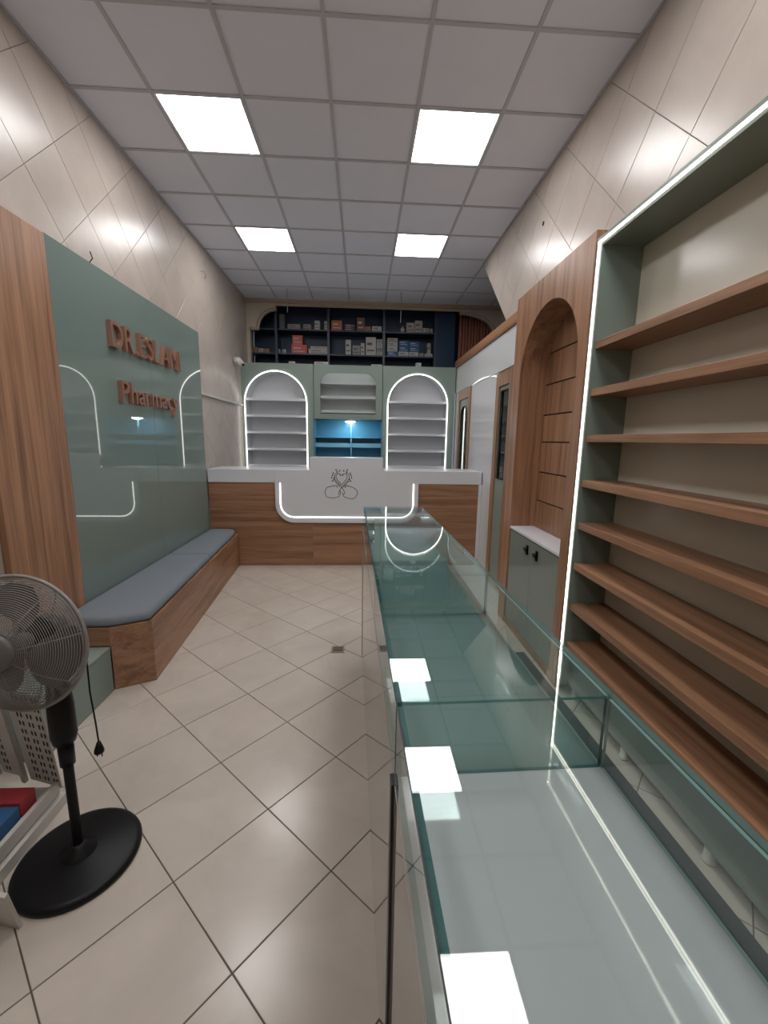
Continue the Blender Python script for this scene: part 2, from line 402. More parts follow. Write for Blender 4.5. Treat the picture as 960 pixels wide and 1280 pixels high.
def side_door(name, label, y0, y1, z0, z1, fr, win, rounded):
    d = empty(name, (PX, (y0 + y1) / 2, z0)); tag(d, label, kind='structure')
    f = MB()
    f.box(PX - 0.03, PX + 0.004, y0, y0 + fr, z0, z1); f.box(PX - 0.03, PX + 0.004, y1 - fr, y1, z0, z1); f.box(PX - 0.03, PX + 0.004, y0 + fr, y1 - fr, z1 - 0.15, z1)
    f.build('frame', M['wood_v'], d, 0.002)
    a0, a1, b0, b1 = win; L0, L1, T1 = y0 + fr + 0.004, y1 - fr - 0.004, z1 - 0.154
    mid = (a0 + a1) / 2; r = (a1 - a0) * 0.42 if rounded else 0.02
    top_l = [(a0, b0)] + arc(a0 + r, b1 - r, r, PI, PI / 2, 8) + [(mid, b1)]
    top_r = [(mid, b1)] + arc(a1 - r, b1 - r, r, PI / 2, 0, 8) + [(a1, b0)]
    lf = MB()
    lf.prism([(L0, z0 + 0.01), (L0, T1), (mid, T1)] + top_l[::-1] + [(mid, b0), (mid, z0 + 0.01)], YZ, PX - 0.012, PX + 0.004)
    lf.prism([(mid, z0 + 0.01), (mid, b0)] + top_r[::-1] + [(mid, T1), (L1, T1), (L1, z0 + 0.01)], YZ, PX - 0.012, PX + 0.004)
    lf.build('leaf', M['sage'], d)
    MB().prism(top_l[:-1] + top_r, YZ, PX - 0.002, PX + 0.002).build('pane', M['smoked'], d)
    inner = [(a, b) for a, b in top_l[:-1] + top_r]
    MB().tube([(PX - 0.014, a, b) for a, b in inner], 0.009, 6, closed=True).build('bead', M['black_metal'], d)
    return d
side_door('door_1', 'narrow walnut framed door with a tall glazed slot', 1.06, 1.60, 0.0, 2.40, 0.10, (1.20, 1.45, 1.22, 2.20), False)
side_door('door_2', 'walnut framed sage door with a round-headed glass panel', 2.775, 3.56, 0.0, 2.42, 0.11, (2.98, 3.36, 1.20, 2.16), True)

# ------------------------------------------------------------------ left side: panels, sign, bench
t = thing('wall_cladding', 'tall walnut board panel on the wall behind the fan', 'panel', (-1.72, -0.72, 0.30))
box('panel', M['wood_v'], XL + 0.001, -1.70, -1.0, -0.445, 0.30, 2.84, t, 0.002)
t = thing('sign_board', 'large glossy sage green glass sign board above the bench', 'panel', (-1.72, 0.77, 0.44))
box('panel', M['sage_gloss'], XL + 0.001, -1.70, -0.443, 0.748, 0.44, 2.845, t, 0.0015)
box('panel', M['sage_gloss'], XL + 0.001, -1.70, 0.751, 1.965, 0.44, 2.845, t, 0.0015)

def letters(word, y0, y1, z0, cap, name, label, gap):
    root = thing(name, label, 'sign', (-1.69, (y0 + y1) / 2, z0))
    gl = []
    for ch in word:
        cu = bpy.data.curves.new('glyph', 'FONT'); cu.body = ch; cu.size = 1.0; cu.extrude = 0.0; cu.offset = 0.0; cu.resolution_u = 4
        ob = bpy.data.objects.new('glyph', cu); COL.objects.link(ob)
        dg = bpy.context.evaluated_depsgraph_get()
        me = bpy.data.meshes.new_from_object(ob.evaluated_get(dg)); bpy.data.objects.remove(ob)
        xs = [v.co.x for v in me.vertices]; gl.append((ch, me, min(xs), max(xs)))
    capH = max(v.co.y for v in gl[0][1].vertices)
    tot = sum(b - a for _, _, a, b in gl) + gap * (len(gl) - 1)
    sy = (y1 - y0) / tot; sz = cap / capH; y = y0
    for ch, me, a, b in gl:
        bm = bmesh.new(); bm.from_mesh(me); bmesh.ops.remove_doubles(bm, verts=bm.verts, dist=1e-5)
        r = bmesh.ops.extrude_face_region(bm, geom=bm.faces[:])
        bmesh.ops.translate(bm, verts=[q for q in r['geom'] if isinstance(q, bmesh.types.BMVert)], vec=(0, 0, 1))
        bmesh.ops.recalc_face_normals(bm, faces=bm.faces)
        for f in bm.faces: f.material_index = 1 if abs(f.normal.z) < 0.5 else 0
        for v in bm.verts:
            gx, gy, gz = v.co
            v.co = (gz * 0.034 - 0.017, (gx - (a + b) / 2) * sy, gy * sz)
        bmesh.ops.recalc_face_normals(bm, faces=bm.faces)
        m2 = bpy.data.meshes.new('letter'); bm.to_mesh(m2); bm.free(); bpy.data.meshes.remove(me)
        m2.materials.append(M['copper']); m2.materials.append(M['copper_side'])
        o = bpy.data.objects.new('letter', m2); COL.objects.link(o); o.parent = root
        o.location = Vector((-1.682, y + (b - a) * sy / 2, z0)) - root.location
        y += (b - a + gap) * sy
    return root
letters('DR.ESLAMI', 0.12, 1.33, 2.31, 0.19, 'sign_lettering', 'copper letters DR.ESLAMI, upper line on the sage sign board', 0.13)
letters('Pharmacy', 0.20, 1.21, 1.905, 0.165, 'sign_lettering', 'copper letters Pharmacy, lower line on the sage sign board', 0.09)

bench = thing('bench', 'long walnut bench with an angled near end along the sage wall', 'bench', (-1.45, 0.7, 0))
BO = [(-1.70, -0.733), (-1.38, -0.733), (-1.165, -0.628), (-1.352, 1.995), (-1.70, 1.995)]
MB().prism([(-1.70, -0.71), (-1.39, -0.71), (-1.19, -0.61), (-1.374, 1.99), (-1.70, 1.99)], XY, 0.40, 0.43).build('seat_board', M['wood_y'], bench)
def plank(a, b, th, z0, z1, name, m, parent):
    a, b = Vector(a), Vector(b); d = (b - a).normalized(); nrm = Vector((-d.y, d.x)) * th
    p = [a, b, b + nrm, a + nrm]
    return MB().prism([tuple(q) for q in p], XY, z0, z1).build(name, m, parent, 0.002)
plank((-1.165, -0.628), (-1.352, 1.995), 0.02, 0.0, 0.43, 'front_board', M['wood_y'], bench)
plank((-1.38, -0.733), (-1.165, -0.628), 0.02, 0.0, 0.43, 'corner_board', M['wood_x'], bench)
plank((-1.70, -0.733), (-1.38, -0.733), 0.02, 0.305, 0.43, 'end_board', M['wood_x'], bench)
def cushion(poly, label):
    mb = MB(); poly = [Vector(p) for p in poly]; n = len(poly); c = sum(poly, Vector((0, 0))) / n
    def inset(d):
        out = []
        for i in range(n):
            p, a, b = poly[i], poly[i - 1], poly[(i + 1) % n]
            u = (a - p).normalized(); v = (b - p).normalized(); m_ = (u + v)
            if m_.length < 1e-3: m_ = Vector((-v.y, v.x))
            m_.normalize()
            if (c - p).dot(m_) < 0: m_ = -m_
            s_ = max(0.35, abs(u.x * m_.y - u.y * m_.x))
            out.append(p + m_ * (d / s_))
        return out
    lev = [(0.012, 0.4305), (0.002, 0.438), (0.0, 0.455), (0.004, 0.474), (0.014, 0.488), (0.03, 0.496), (0.06, 0.500)]
    vs = []
    for d, z in lev: vs += [(p.x, p.y, z) for p in inset(d)]
    fs = [[k * n + i, k * n + (i + 1) % n, (k + 1) * n + (i + 1) % n, (k + 1) * n + i] for k in range(len(lev) - 1) for i in range(n)]
    mb.add(vs, fs, 0, True)
    mb.f.append([(len(lev) - 1) * n + i for i in range(n)]); mb.mi.append(0); mb.sm.append(True)
    mb.f.append(list(range(n))[::-1]); mb.mi.append(0); mb.sm.append(False)
    return tag(mb.build('bench_cushion', M['fabric']), label, 'cushion', 'grey cushions on the bench')
def dense(poly, step=0.12):
    out = []
    for i in range(len(poly)):
        a, b = Vector(poly[i]), Vector(poly[(i + 1) % len(poly)]); k = max(1, int((b - a).length / step))
        out += [tuple(a.lerp(b, q / k)) for q in range(k)]
    return out
fx = lambda y: -1.178 - (y + 0.628) * (0.187 / 2.623)
cushion(dense([(-1.695, -0.728), (-1.385, -0.728), (fx(-0.62), -0.622), (fx(0.792), 0.792), (-1.695, 0.792)]), 'longer grey cushion on the near end of the bench')
cushion(dense([(-1.695, 0.804), (fx(0.804), 0.804), (fx(1.85), 1.85)] + [(fx(1.85) - 0.11 * (1 - math.cos(q * PI / 12)), 1.85 + 0.13 * math.sin(q * PI / 12)) for q in range(1, 7)] + [(-1.695, 1.985)]), 'shorter grey cushion on the far end of the bench by the counter')

t = thing('low_cabinet', 'low sage green box cabinet behind the fan at the bench end', 'cabinet', (-1.54, -1.2, 0))
box('top', M['sage'], -1.70, -1.38, -1.36, -0.737, 0.285, 0.303, t, 0.002)
box('body', M['sage'], -1.70, -1.40, -1.355, -0.742, 0.0, 0.285, t)
box('side_panel', M['sage'], -1.40, -1.382, -1.355, -0.74, 0.004, 0.283, t, 0.0015)

# ------------------------------------------------------------------ reception counter
CY = 2.007
ct = thing('reception_counter', 'white and walnut reception counter with a raised lit middle panel', 'counter', (0.03, 2.25, 0))
box('top_band', M['white'], -1.695, -0.43, CY - 0.012, CY + 0.5, 1.085, 1.25, ct, 0.003)
box('top_band', M['white'], 0.505, 1.775, CY - 0.012, CY + 0.5, 1.085, 1.25, ct, 0.003)
for z0, z1 in ((0.0, 0.36), (0.362, 0.72), (0.722, 1.083)):
    box('plank', M['wood_x'], -1.695, -0.40, CY, CY + 0.02, z0, z1, ct, 0.001)
for z0, z1 in ((0.0, 0.36), (0.362, 0.72), (0.722, 1.083)):
    box('plank', M['wood_x'], 0.40, 1.74, CY, CY + 0.02, z0, z1, ct, 0.001)
box('plank', M['wood_x'], -0.399, 0.399, CY, CY + 0.02, 0, 0.72, ct, 0.001)
box('end_post', M['white'], 1.742, 1.786, CY - 0.012, CY + 0.5, 0.0, 1.083, ct, 0.002)
MBx = MB().box(-1.69, 1.74, CY + 0.02, CY + 0.04, 0.0, 1.08); MBx.box(-1.69, 1.74, CY + 0.04, CY + 0.48, 1.05, 1.084); MBx.build('carcass', M['white_matte'], ct)
rr = 0.24
pan = [(-0.43, 1.25), (-0.43, 1.408), (0.495, 1.408), (0.495, 1.25), (0.955, 1.25)] + arc(0.955 - rr, 0.575 + rr, rr, 0, -PI / 2, 10) + arc(-0.865 + rr, 0.575 + rr, rr, -PI / 2, -PI, 10) + [(-0.865, 1.25)]
MB().prism(pan, XZ, CY - 0.035, CY - 0.0125).build('front_panel', M['white'], ct, 0.002)
box('raised_shelf', M['white'], -0.43, 0.495, CY - 0.0125, CY + 0.32, 1.385, 1.407, ct, 0.002)
box('raised_back', M['white'], -0.43, 0.495, CY + 0.30, CY + 0.32, 1.25, 1.385, ct)
rl = 0.17
led_path = [(-0.80, 1.085)] + arc(-0.80 + rl, 0.648 + rl, rl, PI, 1.5 * PI, 10) + arc(0.89 - rl, 0.648 + rl, rl, -PI / 2, 0, 10) + [(0.89, 1.085)]
MB().tube([(x, CY - 0.036, z) for x, z in led_path], 0.0068, 6).build('led_strip', M['led'], ct)
# line emblem on the middle panel
k = 0.00096; ox, oz = -0.035, 1.085
P2 = lambda u, v: (ox + (u - 440) * k, CY - 0.0365, oz - (v - 380) * k)
def smooth_path(pts, n=6):
    out = []
    for i in range(len(pts) - 1):
        p0 = pts[max(i - 1, 0)]; p1 = pts[i]; p2 = pts[i + 1]; p3 = pts[min(i + 2, len(pts) - 1)]
        for q in range(n):
            t_ = q / n
            out.append(tuple(0.5 * (2 * p1[a] + (p2[a] - p0[a]) * t_ + (2 * p0[a] - 5 * p1[a] + 4 * p2[a] - p3[a]) * t_ ** 2 + (3 * p1[a] - p0[a] - 3 * p2[a] + p3[a]) * t_ ** 3) for a in range(2)))
    return out + [pts[-1]]
em = MB()
for path in ([(385, 440), (392, 418), (370, 408), (310, 418), (250, 440), (230, 495), (250, 555), (310, 572), (370, 568), (425, 545)],
             [(492, 440), (505, 410), (540, 412), (600, 432), (648, 470), (655, 515), (620, 568), (575, 582), (520, 570), (478, 552), (468, 520)],
             [(388, 235), (362, 262), (352, 300), (362, 332), (400, 372), (440, 418), (470, 462), (488, 505), (470, 520), (452, 498)],
             [(508, 235), (538, 262), (548, 300), (535, 335), (500, 372), (462, 418), (430, 455), (410, 500), (414, 530), (430, 520), (426, 460)],
             [(440, 275), (420, 252), (395, 252), (375, 282), (382, 318), (420, 362), (446, 395), (478, 362), (512, 318), (520, 282), (500, 252), (472, 252), (452, 275)],
             [(355, 345), (400, 395), (425, 425)], [(545, 345), (500, 395), (468, 428)]):
    em.tube([P2(*p) for p in smooth_path(path)], 0.0034, 4)
for u, v in ((375, 200), (420, 212), (475, 212), (522, 200), (336, 245), (560, 245), (327, 272), (316, 303), (345, 325), (330, 346), (578, 303), (572, 272), (550, 325), (565, 346), (388, 226), (512, 226), (352, 300), (432, 268), (462, 268)):
    x, y, z = P2(u, v); em.lathe([(0.0001, -0.001), (0.0095, -0.001), (0.0095, 0.001), (0.0001, 0.001)], (x, y, z), (0, -1, 0), 8)
em.build('emblem', M['logo'], ct)

# ------------------------------------------------------------------ back cabinets
FY, DY = 3.80, 0.36
def arch_cabinet(cx, x0, x1, label):
    t = thing('arched_cabinet', label, 'cabinet', ((x0 + x1) / 2, FY + DY / 2, 0), 0, 'sage cabinets with lit arched shelves')
    r = 0.50; sp = 2.21; z0 = 0.92
    hole = [(cx - r, z0)] + arc(cx, sp, r, PI, 0, 28) + [(cx + r, z0)]
    MB().prism([(x0, z0), (x0, 2.83), (x1, 2.83), (x1, z0)] + hole[::-1], XZ, FY, FY + 0.03).build('front', M['sage'], t)
    box('plinth', M['sage'], x0, x1, FY, FY + DY, 0.0, 0.92, t)
    b = MB(); b.box(x0, x0 + 0.03, FY + 0.03, FY + DY, 0.92, 2.83); b.box(x1 - 0.03, x1, FY + 0.03, FY + DY, 0.92, 2.83); b.box(x0 + 0.03, x1 - 0.03, FY + 0.03, FY + DY, 2.80, 2.83)
    b.build('carcass', M['sage'], t)
    MB().prism([(u, v) for u, v in hole], XZ, FY + DY - 0.02, FY + DY).build('back_board', M['white'], t)
    # white lining that follows the arch
    ln = MB(); pts = hole; ro = [(cx + (u - cx) * 1.02, v if v <= sp else sp + (v - sp) * 1.02) for u, v in pts]
    ln.prism(pts + ro[::-1], XZ, FY + 0.031, FY + DY - 0.021); ln.build('lining', M['white'], t)
    for z in (2.245, 1.98, 1.71, 1.435, 1.16):
        hw = r - 0.006 if z < sp else math.sqrt(max(0, r * r - (z + 0.03 - sp) ** 2)) - 0.006
        box('shelf', M['white'], cx - hw, cx + hw, FY + 0.035, FY + DY - 0.022, z, z + 0.038, t, 0.002)
    MB().tube([(u, FY - 0.006, v) for u, v in hole], 0.009, 6).build('led_strip', M['led'], t)
arch_cabinet(-1.185, -1.735, -0.575, 'sage cabinet with lit arched shelves next to the sign wall')
arch_cabinet(1.15, 0.565, 1.77, 'sage cabinet with lit arched shelves next to the white partition')
t = thing('wall_cabinet', 'sage wall cabinet with a glass door between the arched cabinets', 'cabinet', (0, FY + 0.18, 1.96))
b = MB(); b.box(-0.57, -0.545, FY + 0.03, FY + DY, 1.96, 2.83); b.box(0.535, 0.56, FY + 0.03, FY + DY, 1.96, 2.83); b.box(-0.545, 0.535, FY + 0.03, FY + DY, 2.80, 2.83); b.box(-0.545, 0.535, FY + 0.03, FY + DY, 1.96, 1.985)
b.build('carcass', M['sage'], t)
box('back_board', M['white'], -0.545, 0.535, FY + DY - 0.02, FY + DY, 1.985, 2.80, t)
for z in (2.07, 2.30, 2.53): box('shelf', M['white'], -0.544, 0.534, FY + 0.06, FY + DY - 0.021, z, z + 0.045, t)
box('led_strip', M['led'], -0.50, 0.49, FY + 0.05, FY + 0.09, 2.77, 2.798, t)  # unseen strip behind the door top, added to brighten the cabinet interior
wz0, wz1, wx0, wx1, wr_ = 2.05, 2.70, -0.46, 0.45, 0.17
mid = (wx0 + wx1) / 2
tl = [(wx0, wz0)] + arc(wx0 + wr_, wz1 - wr_, wr_, PI, PI / 2, 8) + [(mid, wz1)]
tr_ = [(mid, wz1)] + arc(wx1 - wr_, wz1 - wr_, wr_, PI / 2, 0, 8) + [(wx1, wz0)]
d = MB()
d.prism([(-0.566, 1.965), (-0.566, 2.825), (mid, 2.825)] + tl[::-1] + [(mid, wz0), (mid, 1.965)], XZ, FY - 0.001, FY + 0.026)
d.prism([(mid, 1.965), (mid, wz0)] + tr_[::-1] + [(mid, 2.825), (0.556, 2.825), (0.556, 1.965)], XZ, FY - 0.001, FY + 0.026)
dd = d.build('door', M['sage'], t)
MB().prism(tl[:-1] + tr_, XZ, FY + 0.010, FY + 0.014).build('pane', M['glass_pane'], dd)
# lit blue niche
t = thing('blue_niche', 'blue shelved niche lit by a small lamp above the counter', 'shelf', (0, FY + 0.2, 0.9))
box('back_board', M['blue'], -0.57, 0.56, FY + DY - 0.02, FY + DY, 0.9, 1.955, t)
box('side_board', M['blue'], -0.572, -0.56, FY + 0.02, FY + DY - 0.02, 0.9, 1.955, t); box('side_board', M['blue'], 0.55, 0.562, FY + 0.02, FY + DY - 0.02, 0.9, 1.955, t)
box('base', M['blue'], -0.56, 0.55, FY + 0.02, FY + DY - 0.02, 0.9, 0.93, t)
for z in (1.20, 1.50, 1.66): box('shelf', M['blue_light'], -0.56, 0.55, FY + 0.10, FY + DY - 0.02, z, z + (0.012 if z != 1.50 else 0.07), t)
box('post', M['blue_light'], 0.03, 0.055, FY + 0.06, FY + 0.085, 0.93, 1.90, t, 0.002)
t = thing('puck_light', 'small bright oval lamp under the glass-door wall cabinet', 'light', (0.03, FY + 0.03, 1.93))
MB().lathe([(0.001, 0.028), (0.06, 0.028), (0.075, 0.02), (0.08, 0.0)], (0.03, FY + 0.03, 1.93), seg=24).build('housing', M['white'], t)
MB().lathe([(0.078, 0.0), (0.07, -0.012), (0.04, -0.022), (0.001, -0.025)], (0.03, FY + 0.03, 1.93), seg=24).build('lens', M['puck'], t)

# ------------------------------------------------------------------ navy stock shelves in the alcove
NY = 4.40
t = thing('stock_shelves', 'navy stock shelving in the alcove above the cabinets', 'shelf', (0.1, NY + 0.2, 2.6))
box('back_board', M['navy'], -1.70, 1.86, NY + 0.36, NY + 0.38, 2.6, 3.9, t)
for x in (-1.27, -0.37, 0.60, 1.51): box('upright', M['navy_edge'], x - 0.02, x + 0.02, NY, NY + 0.36, 2.6, 3.9, t)
for z in (2.70, 3.105, 3.505):
    for a, b_ in ((-1.70, -1.291), (-1.249, -0.391), (-0.349, 0.579), (0.621, 1.489)):
        box('shelf', M['navy_edge'], a, b_, NY + 0.004, NY + 0.359, z - 0.022, z, t)
box('end_panel', M['navy'], 1.531, 1.86, NY + 0.02, NY + 0.04, 2.6, 3.9, t)
def m_(name, c, r=0.6): return mat(name, c, r)
BC = dict(grey=m_('grey_carton', (0.26, 0.25, 0.24)), white=m_('white_carton', (0.42, 0.41, 0.40)), orange=m_('orange_carton', (0.42, 0.13, 0.07)), coral=m_('coral_carton', (0.55, 0.13, 0.10)), dark=m_('dark_carton', (0.05, 0.05, 0.06)),
          brown=m_('brown_carton', (0.20, 0.09, 0.06)), tan=m_('tan_carton', (0.35, 0.15, 0.08)), blue=m_('blue_carton', (0.025, 0.105, 0.24)), cream=m_('cream_carton', (0.36, 0.33, 0.29)), mesh=m_('smoke_bag', (0.10, 0.10, 0.11)),
          ink=m_('carton_print', (0.09, 0.09, 0.11)), red=m_('red_carton', (0.35, 0.03, 0.04)), lblue=m_('pale_print', (0.45, 0.46, 0.48)))
USED = set()
def carton(x0, x1, z0, h, c, label, group, y=None, depth=0.17, n=1, bottle=False):
    y = NY + 0.03 + random.uniform(0, 0.03) if y is None else y
    t = thing('bottle' if bottle else 'carton', label, 'bottle' if bottle else 'box', ((x0 + x1) / 2, y + depth / 2, z0), 0, group)
    wd = x1 - x0
    if bottle:
        cx, cy, r = (x0 + x1) / 2, y + 0.05, wd / 2
        MB().lathe([(0.001, 0), (r, 0), (r, h * 0.66), (r * 0.5, h * 0.8), (r * 0.45, h * 0.8)], (cx, cy, z0), seg=16).build('body', BC[c], t)
        MB().lathe([(r * 0.5, h * 0.8), (r * 0.5, h), (0.001, h)], (cx, cy, z0), seg=16).build('cap', BC['grey'], t)
        return t
    box('body', BC[c], x0 + 0.002, x1 - 0.002, y, y + depth, z0 + 0.0005, z0 + h - 0.001, t, 0.0015)
    ink = 'lblue' if c in ('blue', 'coral', 'orange', 'dark', 'brown', 'red') else 'ink'
    box('print', BC[ink], x0 + wd * 0.14, x0 + wd * 0.62, y - 0.0012, y, z0 + h * 0.56, z0 + h * 0.70, t)
    box('print', BC[ink], x0 + wd * 0.14, x0 + wd * 0.84, y - 0.0012, y, z0 + h * 0.24, z0 + h * 0.32, t)
    return t
S1, S2 = 'stock on the top navy shelf', 'stock on the middle navy shelf'
ux1 = lambda u: (300 + u / 6 - 437) * 0.01398; ux2 = lambda u: (440 + u / 6 - 437) * 0.01398; hz = lambda a: a / 6 * 0.01398
Z1, Z2 = 3.505, 3.105
for u0, u1, h, c, lab in (
    (300, 340, 105, 'mesh', 'tall smoky grey bag at the arch end of the top navy shelf'), (360, 455, 37, 'grey', 'long low grey carton behind the hanging wire on the top shelf'),
    (475, 535, 40, 'grey', 'small grey carton right of the long low grey one, top shelf'), (560, 600, 65, 'white', 'narrow white carton, left one of two narrow ones on the top shelf'),
    (632, 660, 65, 'white', 'narrow white carton touching the first bay upright, top shelf'), (685, 765, 72, 'orange', 'square orange carton on the top navy shelf'),
    (780, 865, 18, 'dark', 'bottom dark carton of the flat stack beside the orange one'), (875, 935, 98, 'brown', 'tall brown carton on the top navy shelf'), (937, 980, 35, 'tan', 'low tan carton next to the tall brown one')):
    carton(ux1(u0), ux1(u1), Z1, hz(h), c, lab, S1)
y_ = NY + 0.05
carton(ux1(782), ux1(862), Z1 + hz(18), hz(16), 'dark', 'middle dark carton of the flat stack beside the orange one', S1, y_); carton(ux1(785), ux1(860), Z1 + hz(34), hz(14), 'brown', 'top dark carton of the flat stack beside the orange one', S1, y_)
for u0, u1, h, c, lab in (
    (150, 222, 40, 'white', 'wide pale carton ending the middle bay of the top shelf'), (410, 471, 71, 'cream', 'tall cream carton beside the white bottle, top shelf'),
    (473, 530, 88, 'cream', 'tallest cream carton in the right bay of the top shelf'), (532, 559, 38, 'white', 'first of three small pale cartons right of the tallest cream one'),
    (561, 585, 38, 'cream', 'second of three small pale cartons right of the tallest cream one'), (588, 610, 33, 'white', 'last of three small pale cartons right of the tallest cream one')):
    carton(ux2(u0), ux2(u1), Z1, hz(h), c, lab, S1)
carton(ux2(366), ux2(400), Z1, hz(50), 'white', 'white bottle on the top navy shelf below the hanging wire', S1, bottle=True)
for u0, u1, h, c, lab in (
    (75, 103, 45, 'brown', 'brown carton in the arch corner of the middle shelf'), (105, 130, 40, 'tan', 'tan carton in the arch corner of the middle shelf'), (137, 175, 32, 'cream', 'small cream carton in the arch corner of the middle shelf'), (178, 220, 30, 'tan', 'small tan carton left of the first navy upright, middle shelf'),
    (270, 303, 32, 'grey', 'small grey carton right of the first navy upright, middle shelf'), (318, 345, 28, 'white', 'small white carton left of the coral ones'),
    (385, 500, 66, 'coral', 'wide coral carton carrying a smaller coral one'), (512, 660, 38, 'white', 'long white carton at the bottom of the low pair, middle shelf')):
    carton(ux1(u0), ux1(u1), Z2, hz(h), c, lab, S2)
carton(ux1(392), ux1(468), Z2 + hz(66), hz(67), 'coral', 'smaller coral carton on top of the wide coral one', S2, NY + 0.06); carton(ux1(526), ux1(655), Z2 + hz(38), hz(20), 'white', 'flat white carton on top of the long white one, middle shelf', S2, NY + 0.06)
for u0, u1, h, c, lab in ((790, 832, 109, 'white', 'tall narrow white carton at the start of the middle bay'), (842, 903, 70, 'grey', 'square grey carton in the middle bay'), (905, 935, 88, 'white', 'slim white carton left of the big white one')):
    carton(ux1(u0), ux1(u1), Z2, hz(h), c, lab, S2)
carton(ux2(103), ux2(181), Z2, hz(135), 'white', 'big white carton with two dark marks in the middle bay', S2)
zz = Z2
for q, lab in enumerate(('lowest of the four small pale cartons stacked by the third upright', 'second up of the four small pale cartons by the third upright', 'third up of the four small pale cartons by the third upright', 'topmost of the four small pale cartons by the third upright')):
    carton(ux2(185), ux2(237), zz, hz(30), ('white', 'grey', 'white', 'cream')[q], lab, S2, NY + 0.05); zz += hz(30)
zz = Z2
for h, c, lab in ((35, 'blue', 'blue carton at the bottom of the stack right of the third upright'), (33, 'white', 'white carton second from the bottom, right of the third upright'), (33, 'white', 'white carton third from the bottom, right of the third upright'), (31, 'cream', 'cream carton on top of the stack right of the third upright')):
    carton(ux2(266), ux2(346), zz, hz(h), c, lab, S2, NY + 0.05); zz += hz(h)
for u0, u1, z, h, c, lab in ((350, 430, 0, 36, 'white', 'white carton under the blue cartons, nearer the third upright'), (432, 507, 0, 34, 'white', 'white carton under the blue cartons, further from the upright'),
    (355, 431, 36, 40, 'blue', 'lower blue carton of the pair nearer the third upright'), (355, 431, 76, 40, 'blue', 'upper blue carton of the pair nearer the third upright'), (433, 512, 34, 40, 'blue', 'lower blue carton of the pair further from the third upright'), (433, 512, 74, 36, 'blue', 'upper blue carton of the pair further from the third upright'),
    (512, 546, 0, 28, 'cream', 'small cream carton between the blue ones and the white pile'), (555, 616, 0, 26, 'white', 'broad white carton under the small white pile, middle shelf'), (575, 600, 26, 26, 'white', 'lowest small carton of the white pile, middle shelf'), (577, 601, 52, 26, 'grey', 'middle small carton of the white pile, middle shelf'), (574, 598, 78, 24, 'white', 'topmost small carton of the white pile, middle shelf')):
    carton(ux2(u0), ux2(u1), Z2 + hz(z), hz(h), c, lab, S2, NY + 0.05)
for x0, x1, h, lab in ((-0.975, -0.87, 0.045, 'small white carton on top of the arched cabinet by the sign wall'), (-0.56, -0.33, 0.05, 'flat white carton on top of the glass-door wall cabinet'), (0.37, 0.55, 0.03, 'thin speckled carton at the end of the wall cabinet top'), (1.11, 1.20, 0.07, 'small white carton on top of the arched cabinet by the partition')):
    carton(x0, x1, 2.83, h, 'white', lab, 'cartons on top of the sage cabinets', FY + 0.06, 0.12)

# curtain, wires, camera, trunking
cu = MB(); n = 120; pts = []
for i in range(n + 1):
    x = 1.93 + (2.62 - 1.93) * i / n; pts.append((x, 4.45 + 0.028 * math.sin(i * 2 * PI / 9.3) + 0.008 * math.sin(i * 1.7)))
vs = [(x + 0.0, y, z) for z in (2.605, 3.2, 3.88) for x, y in pts] + [(x, y + 0.004, z) for z in (2.605, 3.2, 3.88) for x, y in pts]
N1 = n + 1; fs = []
for off in (0, 3 * N1):
    for r_ in range(2):
        for i in range(n): fs.append((off + r_ * N1 + i, off + r_ * N1 + i + 1, off + (r_ + 1) * N1 + i + 1, off + (r_ + 1) * N1 + i))
for i in range(n): fs += [(i, i + 1, 3 * N1 + i + 1, 3 * N1 + i), (2 * N1 + i, 2 * N1 + i + 1, 5 * N1 + i + 1, 5 * N1 + i)]
cu.add(vs, fs, 0, True); tag(cu.build('curtain', M['curtain']), 'brown pleated curtain hanging in the arch above the partition', 'curtain')
for x, zb, lab in ((-0.945, 3.57, 'thin wire hanging from the ceiling on the sign side'), (0.825, 3.47, 'thin wire hanging from the ceiling on the shelf side')):
    tag(MB().tube([(x, 3.68, H + 0.002), (x + 0.004, 3.682, 3.75), (x, 3.68, zb)], 0.005, 6).build('hanging_wire', M['cable']), lab, 'wire', 'wires hanging from the ceiling')
t = thing('security_camera', 'white dome security camera on the tiled wall by the cabinets', 'camera', (XL + 0.01, 3.45, 2.79))
MB().lathe([(0.001, 0.1), (0.055, 0.1), (0.06, 0.0), (0.045, -0.0), (0.001, 0)], (XL + 0.01, 3.45, 2.79), (1, 0, 0), 20).build('base', M['white_metal'], t)
MB().lathe([(0.001, 0.075)] + [(0.062 * math.cos(a * PI / 16), 0.0 - 0.07 * math.sin(a * PI / 16)) for a in range(0, 9)], (XL + 0.10, 3.45, 2.77), (0, 0, 1), 20).build('dome', M['white_metal'], t)
MB().lathe([(0.001, 0.02), (0.018, 0.02), (0.018, 0.0)], (XL + 0.15, 3.42, 2.735), (0.5, -0.6, -0.6), 12).build('lens', M['black'], t)
tag(box('cable_trunking', M['white_metal'], XL + 0.0062, XL + 0.03, 1.975, 3.79, 2.145, 2.175, None, 0.003), 'narrow white trunking along the tiled wall beyond the sign', 'trunking')
tag(MB().tube([(XL + 0.007, 0.04, 2.86), (XL + 0.03, 0.045, 2.89), (XL + 0.025, 0.03, 2.93)], 0.004, 6).build('wire_stub', M['black']), 'short black wire stub above the sign board edge', 'wire')
tag(MB().tube([(XL + 0.007, 2.25, 3.61), (XL + 0.03, 2.30, 3.63), (XL + 0.03, 2.36, 3.60), (XL + 0.007, 2.38, 3.57)], 0.006, 6).build('wire_stub', M['cable']), 'small curled wire stub high on the tiled wall', 'wire')
